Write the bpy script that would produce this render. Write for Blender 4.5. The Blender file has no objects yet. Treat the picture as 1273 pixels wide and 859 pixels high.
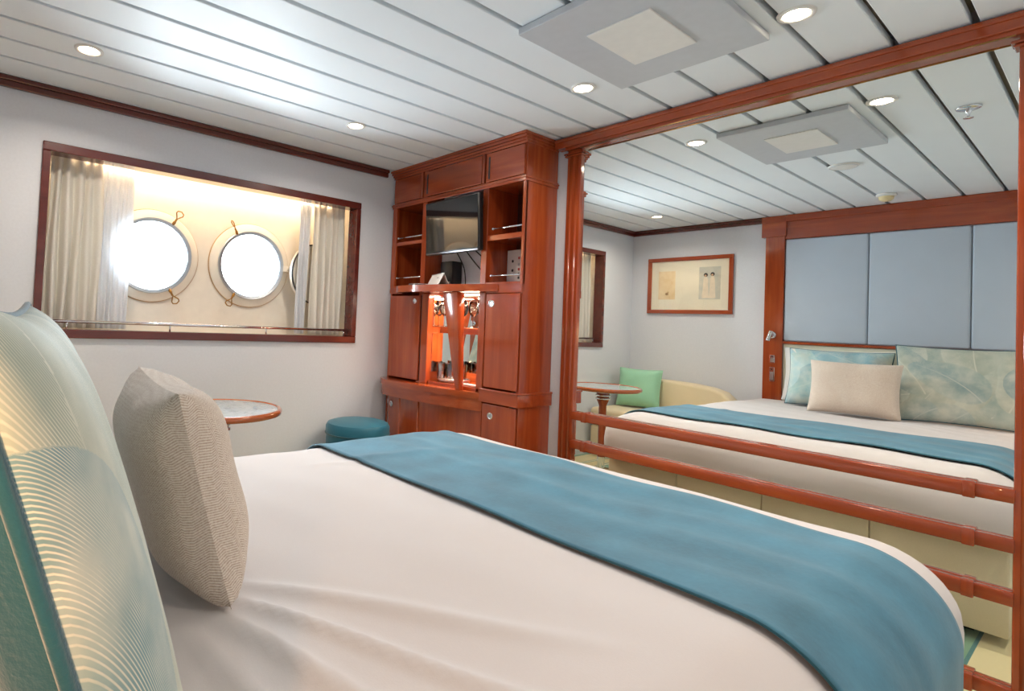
import bpy, bmesh, math, random
from mathutils import Vector, Matrix
import numpy as np

random.seed(4)
S = bpy.context.scene
COL = S.collection

# ------------------------------------------------------------------ camera
# room axes: mirror wall is the plane x = 0, window wall the plane y = 0, floor z = 0
CAMLOC = (-2.39898, -2.88869, 1.065)
cf = Vector((0.60063, 0.79903, 0.02803)); cr = Vector((0.79779, -0.60127, 0.04477)); cu = Vector((-0.05263, 0.00453, 0.9986))
cam_d = bpy.data.cameras.new('camera'); cam = bpy.data.objects.new('camera', cam_d); COL.objects.link(cam)
M4 = Matrix((( cr.x, cu.x, -cf.x, CAMLOC[0]), (cr.y, cu.y, -cf.y, CAMLOC[1]), (cr.z, cu.z, -cf.z, CAMLOC[2]), (0, 0, 0, 1)))
cam.matrix_world = M4
cam_d.sensor_fit = 'HORIZONTAL'; cam_d.sensor_width = 36.0
cam_d.lens = 694.41 / 1273 * 36.0
cam_d.shift_x = 150.0 / 1273; cam_d.shift_y = -47.4 / 1273
cam_d.clip_start = 0.02; cam_d.clip_end = 200
S.camera = cam

# ------------------------------------------------------------------ sky and exposure
wld = bpy.data.worlds.new('sky'); S.world = wld; wld.use_nodes = True
bg = wld.node_tree.nodes['Background']
bg.inputs[0].default_value = (0.83, 0.93, 1.0, 1); bg.inputs[1].default_value = 32.0
S.view_settings.view_transform = 'Standard'; S.view_settings.look = 'None'
S.view_settings.gamma = 1.0; S.view_settings.use_curve_mapping = False
S.view_settings.exposure = 1.2
DOWNLIGHT_W = 2.1
WARM = (1.0, 0.88, 0.74)

def portal(loc, size):
    l = bpy.data.lights.new('porthole_portal', 'AREA'); l.shape = 'DISK'; l.size = size
    l.cycles.is_portal = True
    o = bpy.data.objects.new('porthole_portal', l); COL.objects.link(o)
    o.location = loc; o.rotation_euler = (math.radians(-90), 0, 0)
PORT = [(-1.65, 1.365), (-1.10, 1.365)]
HULL_Y = 0.25
for px_, pz_ in PORT: portal((px_, HULL_Y + 0.12, pz_), 0.40)

# ------------------------------------------------------------------ helpers
def link(o, parent=None):
    COL.objects.link(o)
    if parent is not None: o.parent = parent
    return o
def obj(name, bm, m, parent=None, smooth=False):
    me = bpy.data.meshes.new(name)
    bmesh.ops.recalc_face_normals(bm, faces=bm.faces[:])
    bm.to_mesh(me); bm.free()
    ms = m if isinstance(m, (list, tuple)) else [m]
    for k in ms: me.materials.append(k)
    if smooth is True:
        for p in me.polygons: p.use_smooth = True
    elif smooth:
        for p in me.polygons: p.use_smooth = True
        me.set_sharp_from_angle(angle=math.radians(smooth))
    return link(bpy.data.objects.new(name, me), parent)
def tag(o, label, cat, group=None):
    o['label'] = label; o['category'] = cat
    if group: o['group'] = group
    return o
def struct(o): o['kind'] = 'structure'; return o
def empty(name, loc=(0, 0, 0), parent=None):
    o = bpy.data.objects.new(name, None); o.location = loc; o.empty_display_size = 0.1
    return link(o, parent)
def thing(name, label, cat, loc=(0, 0, 0), group=None):
    return tag(empty(name, loc), label, cat, group)
def BM(): return bmesh.new()
def box(bm, x0, x1, y0, y1, z0, z1, bev=0.0, seg=2, mi=0):
    x0, x1 = min(x0, x1), max(x0, x1); y0, y1 = min(y0, y1), max(y0, y1); z0, z1 = min(z0, z1), max(z0, z1)
    b = bmesh.new() if bev else bm
    v = [b.verts.new((x, y, z)) for z in (z0, z1) for y in (y0, y1) for x in (x0, x1)]
    fs = [b.faces.new([v[i] for i in q]) for q in ((0, 2, 3, 1), (4, 5, 7, 6), (0, 1, 5, 4), (2, 6, 7, 3), (0, 4, 6, 2), (1, 3, 7, 5))]
    for f in fs: f.material_index = mi
    if bev:
        bmesh.ops.bevel(b, geom=b.edges[:], offset=bev, segments=seg, profile=0.5, affect='EDGES')
        merge(bm, b)
    return bm
def merge(bm, b, mi=None):
    vm = {v: bm.verts.new(v.co) for v in b.verts}
    for f in b.faces:
        try: g = bm.faces.new([vm[v] for v in f.verts]); g.material_index = f.material_index if mi is None else mi
        except ValueError: pass
    b.free()
def frame_axes(d):
    d = Vector(d).normalized(); a = Vector((0, 0, 1)) if abs(d.z) < 0.9 else Vector((1, 0, 0))
    u = d.cross(a).normalized(); return u, d.cross(u).normalized()
def tube(bm, pts, r, n=10, closed=False, mi=0):
    pts = [Vector(p) for p in pts]; N = len(pts); rings = []
    u = None
    for i, p in enumerate(pts):
        a = pts[(i - 1) % N] if (closed or i) else p; b = pts[(i + 1) % N] if (closed or i < N - 1) else p
        d = (b - a).normalized()
        if u is None: u, w = frame_axes(d)
        else:
            u = (u - d * u.dot(d)).normalized(); w = d.cross(u)
        rr = r[i] if isinstance(r, (list, tuple)) else r
        rings.append([bm.verts.new(p + (u * math.cos(6.28318 * k / n) + w * math.sin(6.28318 * k / n)) * rr) for k in range(n)])
    for i in range(N if closed else N - 1):
        A, B = rings[i], rings[(i + 1) % N]
        for k in range(n):
            bm.faces.new([A[k], A[(k + 1) % n], B[(k + 1) % n], B[k]]).material_index = mi
    if not closed:
        bm.faces.new(rings[0][::-1]).material_index = mi; bm.faces.new(rings[-1]).material_index = mi
    return bm
def lathe(bm, prof, n=32, origin=(0, 0, 0), axis=(0, 0, 1), mi=0, cap=True):
    ax = Vector(axis).normalized(); u, w = frame_axes(ax); o = Vector(origin); rings = []
    for r, h in prof:
        rings.append([bm.verts.new(o + ax * h + (u * math.cos(6.28318 * k / n) + w * math.sin(6.28318 * k / n)) * max(r, 1e-5)) for k in range(n)])
    for A, B in zip(rings, rings[1:]):
        for k in range(n): bm.faces.new([A[k], A[(k + 1) % n], B[(k + 1) % n], B[k]]).material_index = mi
    if cap:
        bm.faces.new(rings[0][::-1]).material_index = mi; bm.faces.new(rings[-1]).material_index = mi
    return bm
def prism(bm, pts, z0, z1, bev=0.0, seg=3):
    """plan outline (x, y) extruded from z0 to z1"""
    b = bmesh.new()
    lo = [b.verts.new((x, y, z0)) for x, y in pts]; hi = [b.verts.new((x, y, z1)) for x, y in pts]
    n = len(pts)
    fb = b.faces.new(lo[::-1]); ft = b.faces.new(hi)
    for k in range(n): b.faces.new([lo[k], lo[(k + 1) % n], hi[(k + 1) % n], hi[k]])
    if bev:
        es = [e for e in b.edges if abs(e.verts[0].co.z - e.verts[1].co.z) < 1e-6]
        bmesh.ops.bevel(b, geom=es, offset=bev, segments=seg, profile=0.5, affect='EDGES')
    merge(bm, b); return bm
def grid(bm, nu, nv, fn, mi=0, wrap=False):
    V = [[bm.verts.new(fn(i / (nu - 1), j / (nv - 1))) for j in range(nv)] for i in range(nu)]
    for i in range(nu - 1):
        for j in range(nv - 1):
            bm.faces.new([V[i][j], V[i + 1][j], V[i + 1][j + 1], V[i][j + 1]]).material_index = mi
    return V
def copy_tree(o, parent=None, loc=None):
    c = o.copy(); COL.objects.link(c)
    if parent is not None: c.parent = parent
    if loc is not None: c.location = loc
    for ch in list(o.children): copy_tree(ch, c)
    return c

# ------------------------------------------------------------------ materials
class NT:
    def __init__(s, name):
        s.m = bpy.data.materials.new(name); s.m.use_nodes = True; s.t = s.m.node_tree
        s.b = s.t.nodes['Principled BSDF']
    def n(s, typ, **kw):
        k = s.t.nodes.new(typ)
        for a, v in kw.items(): setattr(k, a, v)
        return k
    def l(s, a, b): s.t.links.new(a, b)
    def coord(s, scale=(1, 1, 1), kind='Object', rot=(0, 0, 0)):
        tc = s.n('ShaderNodeTexCoord'); mp = s.n('ShaderNodeMapping')
        mp.inputs['Scale'].default_value = scale; mp.inputs['Rotation'].default_value = rot
        s.l(tc.outputs[kind], mp.inputs[0]); return mp.outputs[0]
    def noise(s, vec, scale=5, detail=4, rough=0.5, dist=0.0):
        k = s.n('ShaderNodeTexNoise'); k.inputs['Scale'].default_value = scale; k.inputs['Detail'].default_value = detail
        k.inputs['Roughness'].default_value = rough; k.inputs['Distortion'].default_value = dist
        if vec is not None: s.l(vec, k.inputs['Vector'])
        return k.outputs['Fac']
    def ramp(s, fac, stops, interp='LINEAR'):
        k = s.n('ShaderNodeValToRGB'); k.color_ramp.interpolation = interp
        e = k.color_ramp.elements
        while len(e) < len(stops): e.new(0.5)
        for q, (p, c) in zip(e, stops): q.position = p; q.color = (*c, 1)
        s.l(fac, k.inputs[0]); return k.outputs[0]
    def bump(s, h, strength=0.2, dist=0.01):
        k = s.n('ShaderNodeBump'); k.inputs['Strength'].default_value = strength; k.inputs['Distance'].default_value = dist
        s.l(h, k.inputs['Height']); s.l(k.outputs[0], s.b.inputs['Normal'])
    def base(s, c): s.l(c, s.b.inputs['Base Color'])
    def set(s, **kw):
        for a, v in kw.items(): s.b.inputs[a.replace('_', ' ')].default_value = v
        return s
def srgb(r, g, b):
    f = lambda c: (c / 255 / 12.92) if c / 255 <= 0.04045 else ((c / 255 + 0.055) / 1.055) ** 2.4
    return (f(r), f(g), f(b))
def plain(name, c, rough=0.5, metal=0.0, var=0.06, scale=30, bump=0.0, **kw):
    t = NT(name); t.set(Roughness=rough, Metallic=metal, **kw)
    f = t.noise(t.coord(), scale, 3)
    lo = tuple(x * (1 - var) for x in c); hi = tuple(min(1, x * (1 + var)) for x in c)
    t.base(t.ramp(f, [(0.3, lo), (0.7, hi)]))
    if bump: t.bump(f, bump, 0.002)
    return t.m
def wood(name, dark, mid, light, axis='z', rough=0.16):
    t = NT(name); sc = {'z': (7, 7, 0.5), 'y': (7, 0.5, 7), 'x': (0.5, 7, 7)}[axis]
    t.set(Roughness=rough, Coat_Weight=0.6, Coat_Roughness=0.08, Specular_IOR_Level=0.5)
    v = t.coord(sc, 'Object')
    g = t.noise(v, 3.0, 6, 0.6, 0.6); p = t.noise(t.coord((1, 1, 1)), 2.2, 2)
    mx = t.n('ShaderNodeMath', operation='MULTIPLY_ADD'); mx.inputs[1].default_value = 0.65
    t.l(g, mx.inputs[0]); 
    m2 = t.n('ShaderNodeMath', operation='MULTIPLY'); m2.inputs[1].default_value = 0.35; t.l(p, m2.inputs[0]); t.l(m2.outputs[0], mx.inputs[2])
    t.base(t.ramp(mx.outputs[0], [(0.22, dark), (0.5, mid), (0.80, light)]))
    t.bump(g, 0.05, 0.001)
    return t.m
D_, Mi_, L_ = srgb(118, 46, 22), srgb(158, 67, 31), srgb(190, 95, 48)
WZ = wood('mahogany_upright', D_, Mi_, L_, 'z'); WY = wood('mahogany_along_y', D_, Mi_, L_, 'y'); WX = wood('mahogany_along_x', D_, Mi_, L_, 'x')
WFRAME = wood('dark_mahogany', srgb(74, 26, 22), srgb(96, 36, 28), srgb(118, 48, 34), 'x', 0.25)
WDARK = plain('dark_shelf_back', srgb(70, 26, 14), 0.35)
WALL = plain('wall_covering', srgb(218, 221, 228), 0.75, var=0.02, scale=90, bump=0.12)
HULLP = plain('hull_paint', srgb(240, 232, 218), 0.45, var=0.02)
PLANKM = plain('ceiling_lacquer', srgb(234, 240, 245), 0.52, var=0.012, scale=4)
CEILBACK = plain('ceiling_void', srgb(190, 180, 165), 0.8)
CHROME = plain('chrome', (0.80, 0.81, 0.83), 0.09, 1.0, 0.02)
STEEL = plain('brushed_steel', (0.55, 0.58, 0.62), 0.28, 1.0, 0.05)
BRASS = plain('brass', srgb(170, 128, 70), 0.3, 1.0, 0.08)
SEAM = plain('brown_seam', srgb(196, 160, 116), 0.5)  # even brown for the thin ring around each porthole flange
BLACK = plain('black_plastic', (0.012, 0.012, 0.014), 0.35)
WHITEP = plain('white_plastic', srgb(232, 230, 226), 0.4, var=0.02)
GREYP = plain('grey_diffuser', srgb(196, 200, 206), 0.45, var=0.02)
MIRROR = NT('silvered_glass').set(Metallic=1.0, Roughness=0.0, Base_Color=(0.93, 0.96, 0.94, 1)).m
def fabric(name, c, var=0.08, scale=260, bump=0.25, rough=0.85, sheen=0.2, cloud=0.0):
    t = NT(name); t.set(Roughness=rough, Sheen_Weight=sheen)
    f = t.noise(t.coord(), scale, 3, 0.6); g = t.noise(t.coord(), 7, 4)
    mx = t.n('ShaderNodeMix', data_type='FLOAT'); mx.inputs[0].default_value = 0.5 + cloud
    t.l(f, mx.inputs[2]); t.l(g, mx.inputs[3])
    lo = tuple(x * (1 - var) for x in c); hi = tuple(min(1, x * (1 + var)) for x in c)
    t.base(t.ramp(mx.outputs[0], [(0.3, lo), (0.7, hi)])); t.bump(f, bump, 0.002)
    return t.m
LINEN = fabric('white_cotton', srgb(208, 201, 200), 0.02, 300, 0.1, 0.9, 0.1)
SHEETW = fabric('pillowcase_cotton', srgb(240, 240, 238), 0.02, 300, 0.1)
SKIRT = fabric('cream_upholstery', srgb(222, 210, 182), 0.05, 200, 0.2)
TEALR = fabric('teal_velvet', srgb(62, 118, 142), 0.26, 90, 0.2, 0.75, 0.15, 0.3)
TEALD = fabric('dark_teal_velvet', srgb(4, 76, 92), 0.10, 220, 0.4, 0.8, 0.4)
TEALO = fabric('teal_leatherette', srgb(22, 100, 124), 0.05, 200, 0.1, 0.45, 0.1)
MINT = fabric('mint_satin', srgb(150, 205, 172), 0.05, 200, 0.1, 0.5, 0.3)
SOFAM = fabric('cream_sofa', srgb(228, 212, 178), 0.04, 200, 0.2)
PADM = fabric('grey_blue_padding', srgb(188, 200, 214), 0.03, 350, 0.25, 0.8)
CREAMP = fabric('cream_headboard', srgb(228, 228, 208), 0.03, 300, 0.1, 0.6)
def curtain_cloth():
    t = NT('cream_curtain'); out = t.t.nodes['Material Output']; t.set(Roughness=0.9, Sheen_Weight=0.1)
    f = t.noise(t.coord(), 300, 3); c = t.ramp(f, [(0.3, srgb(234, 230, 220)), (0.7, srgb(246, 243, 235))]); t.base(c); t.bump(f, 0.15, 0.002)
    tl = t.n('ShaderNodeBsdfTranslucent'); t.l(c, tl.inputs[0]); mx = t.n('ShaderNodeMixShader'); mx.inputs[0].default_value = 0.18
    t.l(t.b.outputs[0], mx.inputs[1]); t.l(tl.outputs[0], mx.inputs[2]); t.l(mx.outputs[0], out.inputs[0]); return t.m
CURT = curtain_cloth()
def sheer():
    t = NT('sheer_voile'); out = t.t.nodes['Material Output']
    tr = t.n('ShaderNodeBsdfTransparent'); tl = t.n('ShaderNodeBsdfTranslucent'); df = t.n('ShaderNodeBsdfDiffuse')
    f = t.noise(t.coord(), 200, 2); c = t.ramp(f, [(0.3, srgb(238, 242, 248)), (0.7, srgb(250, 252, 255))])
    t.l(c, tl.inputs[0]); t.l(c, df.inputs[0])
    a = t.n('ShaderNodeMixShader'); a.inputs[0].default_value = 0.22; t.l(df.outputs[0], a.inputs[1]); t.l(tl.outputs[0], a.inputs[2])
    b = t.n('ShaderNodeMixShader'); b.inputs[0].default_value = 0.86; t.l(tr.outputs[0], b.inputs[1]); t.l(a.outputs[0], b.inputs[2])
    t.l(b.outputs[0], out.inputs[0]); return t.m
SHEER = sheer()
def clear(name, tint=(1, 1, 1), spec=0.12, rough=0.0, fres=True):
    t = NT(name); out = t.t.nodes['Material Output']
    tr = t.n('ShaderNodeBsdfTransparent'); tr.inputs[0].default_value = (*tint, 1)
    gl = t.n('ShaderNodeBsdfGlossy'); gl.inputs['Roughness'].default_value = rough
    fr = t.n('ShaderNodeFresnel'); fr.inputs[0].default_value = 1.45
    ad = t.n('ShaderNodeMath', operation='ADD'); ad.inputs[1].default_value = spec; ad.use_clamp = True; t.l(fr.outputs[0], ad.inputs[0])
    mx = t.n('ShaderNodeMixShader'); mx.inputs[0].default_value = spec
    if fres: t.l(ad.outputs[0], mx.inputs[0])
    t.l(tr.outputs[0], mx.inputs[1]); t.l(gl.outputs[0], mx.inputs[2])
    t.l(mx.outputs[0], out.inputs[0]); return t.m
PANE = clear('window_pane', (0.97, 0.99, 1.0), 0.02); CRYSTAL = clear('crystal', (0.95, 0.97, 0.97), 0.10); PICGLASS = clear('picture_glass', (1, 1, 1), 0.05, fres=False)
def glow(name, c, s):
    t = NT(name); t.set(Base_Color=(*c, 1), Emission_Color=(*c, 1), Emission_Strength=s); return t.m
BULB = glow('lamp_glow', (1.0, 0.82, 0.58), 14.0)
STRIPG = glow('strip_glow', (1.0, 0.78, 0.52), 6.0)
SCREEN = NT('tv_screen').set(Base_Color=(0.006, 0.008, 0.009, 1), Roughness=0.06, Specular_IOR_Level=0.8, Coat_Weight=0.5).m
def carpet():
    t = NT('striped_carpet'); t.set(Roughness=0.95, Sheen_Weight=0.3)
    v = t.coord(); sx = t.n('ShaderNodeSeparateXYZ'); t.l(v, sx.inputs[0])
    a = t.n('ShaderNodeMath', operation='MULTIPLY_ADD'); a.inputs[1].default_value = 1 / 0.36; a.inputs[2].default_value = 20.0 + 0.40
    t.l(sx.outputs[1], a.inputs[0]); fr = t.n('ShaderNodeMath', operation='FRACT'); t.l(a.outputs[0], fr.inputs[0])
    cream, grn, tl, pale = srgb(226, 214, 164), srgb(128, 170, 140), srgb(70, 128, 128), srgb(226, 222, 190)
    c = t.ramp(fr.outputs[0], [(0.0, cream), (0.30, tl), (0.33, grn), (0.43, tl), (0.46, pale), (0.53, tl), (0.555, cream), (0.80, grn), (0.83, pale), (0.88, grn), (0.90, cream)], 'CONSTANT')
    t.base(c); t.bump(t.noise(v, 500, 2), 0.5, 0.004); return t.m
CARPET = carpet()
def stone():
    t = NT('grey_marble'); t.set(Roughness=0.06, Coat_Weight=0.4)
    f = t.noise(t.coord((1, 1, 1)), 9, 8, 0.6, 1.6)
    t.base(t.ramp(f, [(0.3, srgb(150, 160, 168)), (0.5, srgb(186, 192, 194)), (0.7, srgb(120, 132, 144))])); return t.m
MARBLE = stone()
def herringbone():
    t = NT('herringbone_weave'); t.set(Roughness=0.9, Sheen_Weight=0.2)
    v = t.coord(); s = t.n('ShaderNodeSeparateXYZ'); t.l(v, s.inputs[0])
    def m(op, a, b=None):
        k = t.n('ShaderNodeMath', operation=op)
        for i, q in enumerate((a, b)):
            if q is None: continue
            if isinstance(q, (int, float)): k.inputs[i].default_value = q
            else: t.l(q, k.inputs[i])
        return k.outputs[0]
    X, Z = s.outputs[0], s.outputs[2]
    cell = m('PINGPONG', X, 0.006)                       # zig-zag columns
    ph = m('ADD', Z, cell)
    st = m('PINGPONG', ph, 0.0020)
    st = m('MULTIPLY', st, 1 / 0.0020)
    n_ = t.noise(v, 220, 3, 0.7)
    f = m('ADD', m('MULTIPLY', st, 0.5), m('MULTIPLY', n_, 0.7))
    t.base(t.ramp(f, [(0.30, srgb(182, 154, 134)), (0.55, srgb(214, 196, 180)), (0.85, srgb(236, 224, 212))]))
    t.bump(f, 0.5, 0.002); return t.m
HERR = herringbone()
def leafmat():
    t = NT('palm_leaf_print'); t.set(Roughness=0.75, Sheen_Weight=0.15)
    c = t.n('ShaderNodeAttribute'); c.attribute_name = 'leafcol'
    p = t.n('ShaderNodeAttribute'); p.attribute_name = 'leafphase'
    d = t.n('ShaderNodeAttribute'); d.attribute_name = 'leafline'
    s = t.n('ShaderNodeMath', operation='SINE'); t.l(p.outputs['Fac'], s.inputs[0])
    g = t.n('ShaderNodeMapRange'); g.inputs[1].default_value = 0.0; g.inputs[2].default_value = 0.9; t.l(s.outputs[0], g.inputs[0])
    w_ = t.n('ShaderNodeMapRange'); w_.inputs[1].default_value = 0.35; w_.inputs[2].default_value = 0.62; w_.inputs[3].default_value = 0.45; t.l(t.noise(t.coord(), 26, 4), w_.inputs[0])
    g2 = t.n('ShaderNodeMath', operation='MULTIPLY'); t.l(g.outputs[0], g2.inputs[0]); t.l(w_.outputs[0], g2.inputs[1])
    cl = t.n('ShaderNodeMapRange'); cl.inputs[1].default_value = 0.42; cl.inputs[2].default_value = 0.72; cl.inputs[4].default_value = 0.7; t.l(t.noise(t.coord(), 9, 5), cl.inputs[0])
    g3 = t.n('ShaderNodeMath', operation='MAXIMUM'); t.l(g2.outputs[0], g3.inputs[0]); t.l(cl.outputs[0], g3.inputs[1])
    q = t.n('ShaderNodeMath', operation='MULTIPLY'); t.l(g3.outputs[0], q.inputs[0]); t.l(d.outputs['Fac'], q.inputs[1])
    mx = t.n('ShaderNodeMix', data_type='RGBA'); t.l(q.outputs[0], mx.inputs[0]); t.l(c.outputs['Color'], mx.inputs[6]); mx.inputs[7].default_value = (*srgb(232, 226, 208), 1)
    t.base(mx.outputs[2]); t.bump(t.noise(t.coord(), 400, 2), 0.15, 0.001); return t.m
LEAF = leafmat()

# ------------------------------------------------------------------ room shell
H = 2.04; W = 2.664; YN = -3.75
T = 0.10
bm = BM(); box(bm, -W - T, T, YN - T, 0.45, -0.10, 0.0); floor = struct(obj('floor', bm, CARPET))
# window wall with its opening
WX0, WX1, WZ0, WZ1 = -2.184, -0.503, 0.932, 1.798
bm = BM()
box(bm, -W - T, WX0, 0, 0.05, 0, H + 0.1); box(bm, WX1, T, 0, 0.05, 0, H + 0.1)
box(bm, WX0, WX1, 0, 0.05, 0, WZ0); box(bm, WX0, WX1, 0, 0.05, WZ1, H + 0.1)
struct(obj('wall_window', bm, WALL))
bm = BM(); box(bm, -W - T, -W, YN, 0, 0, H + 0.1); struct(obj('wall_headboard', bm, WALL))
bm = BM(); box(bm, 0, T, YN, 0, 0, H + 0.1); struct(obj('wall_mirror', bm, WALL))
bm = BM(); box(bm, -W - T, T, YN - T, YN, 0, H + 0.1); struct(obj('wall_rear', bm, WALL))
# hull plate behind the opening, with two round holes
RH = 0.205
bm = BM()
rx0, rx1, rz0, rz1 = WX0 - 0.02, WX1 + 0.02, WZ0 - 0.01, WZ1 + 0.015
def platerect(x0, x1, z0, z1): box(bm, x0, x1, HULL_Y, HULL_Y + 0.02, z0, z1)
q = 0.265; pz = PORT[0][1]
platerect(rx0 - 0.05, rx1 + 0.05, rz0 - 0.05, pz - q); platerect(rx0 - 0.05, rx1 + 0.05, pz + q, rz1 + 0.05)
platerect(rx0 - 0.05, PORT[0][0] - q, pz - q, pz + q); platerect(PORT[0][0] + q, PORT[1][0] - q, pz - q, pz + q); platerect(PORT[1][0] + q, rx1 + 0.05, pz - q, pz + q)
for cx_, cz_ in PORT:
    n = 64
    for yy in (HULL_Y, HULL_Y + 0.02):
        ci, co = [], []
        for k in range(n):
            a = 2 * math.pi * k / n; c, s_ = math.cos(a), math.sin(a); m_ = max(abs(c), abs(s_))
            ci.append(bm.verts.new((cx_ + RH * c, yy, cz_ + RH * s_))); co.append(bm.verts.new((cx_ + q * c / m_, yy, cz_ + q * s_ / m_)))
        for k in range(n): bm.faces.new([ci[k], ci[(k + 1) % n], co[(k + 1) % n], co[k]])
struct(obj('wall_hull', bm, HULLP))
bm = BM()
box(bm, rx0 - 0.03, rx1 + 0.03, 0.05, HULL_Y, rz1, rz1 + 0.02)
box(bm, rx0 - 0.03, rx1 + 0.03, 0.05, HULL_Y, rz0 - 0.02, rz0)
box(bm, rx0 - 0.03, rx0, 0.05, HULL_Y, rz0, rz1); box(bm, rx1, rx1 + 0.03, 0.05, HULL_Y, rz0, rz1)
struct(obj('wall_recess', bm, HULLP))

# ceiling: void above, separate lacquered planks with open joints
bm = BM(); box(bm, -W - T, T, YN - T, 0.05, H + 0.055, H + 0.10)
ceil = struct(obj('ceiling', bm, CEILBACK))
gaps = [-0.04] + [-0.226 - 0.1827 * k for k in range(20)]
gw = 0.0095
pw = 0.1827 - 2 * gw
def plank_mesh(name, y0, y1):
    bm = BM(); box(bm, -W, -0.012, y0, y1, H, H + 0.030, 0.002, 1)
    return obj(name, bm, PLANKM, ceil)
plank_mesh('plank', -0.001, gaps[0] + gw * 0.5)
plank_mesh('plank', gaps[0] - gw * 0.5, gaps[1] + gw)
proto = plank_mesh('plank', gaps[1] - gw, gaps[1] - gw - pw)
for k in range(1, 19):
    c = proto.copy(); COL.objects.link(c); c.location = (0, -0.1827 * k, 0); c.parent = ceil

# crown mouldings
def crown(name, pts_fn, seg):
    bm = BM()
    for a in seg: box(bm, *a, 0.004, 1)
    return struct(obj(name, bm, WFRAME))
crown('trim_1', None, [(-W, -0.31, -0.022, 0, H - 0.048, H - 0.020), (-W, -0.31, -0.034, 0, H - 0.022, H)])
crown('trim_2', None, [(-W, -W + 0.022, -1.10, -0.02, H - 0.048, H - 0.020), (-W, -W + 0.034, -1.10, -0.03, H - 0.022, H)])

# window opening frame, hand rail
win = struct(empty('window_1', (0, 0, 0)))
def part(name, m, parent, *boxes, bev=0.004, smooth=False, seg=2):
    bm = BM()
    for b in boxes: box(bm, *b, bev, seg) if bev else box(bm, *b)
    return obj(name, bm, m, parent, smooth)
fw = 0.040
part('frame_rail', WFRAME, win, (WX0, WX1, -0.016, 0.075, WZ1 - fw, WZ1))
part('frame_rail', WFRAME, win, (WX0, WX1, -0.016, 0.075, WZ0, WZ0 + fw))
part('frame_stile', WFRAME, win, (WX0, WX0 + fw * 0.8, -0.0155, 0.075, WZ0 + fw, WZ1 - fw))
part('frame_stile', WFRAME, win, (WX1 - fw * 0.8, WX1, -0.0155, 0.075, WZ0 + fw, WZ1 - fw))
hr = thing('window_handrail', 'slim chrome hand rail on small posts along the sill of the curtained window', 'rail', (0, 0, 0))
bm = BM(); tube(bm, [(WX0 + 0.05, 0.005, 1.008), (WX1 - 0.045, 0.005, 1.008)], 0.0075, 12); obj('rail_bar', bm, CHROME, hr, True)
for x in (-2.05, -1.60, -1.085, -0.58):
    bm = BM(); tube(bm, [(x, 0.005, WZ0 + fw - 0.002), (x, 0.005, 1.006)], 0.004, 8); obj('post', bm, CHROME, hr, True)

# portholes
for i, (cx_, cz_) in enumerate(PORT):
    w = struct(empty('window_%d' % (i + 2), (cx_, HULL_Y, cz_)))
    bm = BM(); lathe(bm, [(0.243, 0.004), (0.243, -0.012), (0.236, -0.020), (0.212, -0.024), (0.204, -0.030), (0.196, -0.030), (0.196, 0.12), (0.206, 0.12), (0.206, 0.004)], 72, (0, 0, 0), (0, 1, 0), cap=False)
    obj('flange', bm, HULLP, w, 40)
    bm = BM(); lathe(bm, [(0.2005, -0.030), (0.2005, -0.040), (0.197, -0.043), (0.182, -0.040), (0.177, -0.030), (0.177, 0.0), (0.196, 0.0), (0.196, -0.030)], 72, (0, 0, 0), (0, 1, 0), cap=False)
    obj('rim', bm, STEEL, w, 40)
    bm = BM(); lathe(bm, [(0.0, -0.008), (0.186, -0.008), (0.186, 0.0), (0.0, 0.0)], 64, (0, 0, 0), (0, 1, 0), cap=False)
    obj('pane', bm, PANE, w)
    bm = BM(); tube(bm, [(0.2435 * math.cos(a), -0.004, 0.2435 * math.sin(a)) for a in [2 * math.pi * k / 72 for k in range(72)]], 0.004, 6, True); obj('seam_ring', bm, SEAM, w, True)
    for a in ((62, -62) if i == 0 else (120, 240)):
        ca, sa = math.cos(math.radians(a)), math.sin(math.radians(a))
        d = Vector((ca, 0, sa)); t_ = Vector((-sa, 0, ca)); o = d * 0.203 + Vector((0, -0.045, 0))
        bm = BM(); tube(bm, [o - d * 0.012 + Vector((0, 0.012, 0)), o + d * 0.012], 0.008, 8); tube(bm, [o, o + d * 0.030], 0.0055, 8)
        cl = obj('clamp', bm, BRASS, w, 40)
        lp = []
        L = [(0.030, 0), (0.042, 0.008), (0.058, 0.019), (0.070, 0.017), (0.077, 0.0), (0.070, -0.017), (0.058, -0.019), (0.042, -0.008)]
        for u_, v_ in L: lp.append(o + d * u_ + t_ * (v_ if not (i == 1 and a == 120) else v_ * 0.3) + Vector((0, -0.004, 0)))
        bm = BM(); tube(bm, lp, 0.0035, 6, True); obj('loop_handle', bm, BRASS, cl, True)
    if i == 1:
        bm = BM(); box(bm, 0.195, 0.262, -0.045, -0.025, -0.020, 0.020, 0.004); box(bm, 0.225, 0.25, -0.055, -0.0, -0.010, 0.010, 0.003); obj('hinge', bm, HULLP, w)
# storm cover swung open beside the right porthole
dc = thing('storm_cover', 'white round steel storm cover swung open beside the right porthole, half behind the sheer curtain', 'porthole cover', (-0.705, HULL_Y - 0.062, 1.345))
CN = Vector((0.24, -0.97, 0)).normalized()
bm = BM(); lathe(bm, [(0.0, -0.006), (0.16, -0.006), (0.178, -0.012), (0.183, -0.012), (0.183, 0.010), (0.172, 0.010), (0.162, 0.002), (0.0, 0.006)], 48, (0, 0, 0), CN, cap=False)
obj('cover_plate', bm, HULLP, dc, 40)
cu_, cw_ = frame_axes(CN)
bm = BM(); tube(bm, [(cu_ * math.cos(a) + cw_ * math.sin(a)) * 0.182 + CN * 0.012 for a in [2 * math.pi * k / 40 for k in range(40)]], 0.005, 6, True); obj('seal_ring', bm, BLACK, dc, True)

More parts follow.
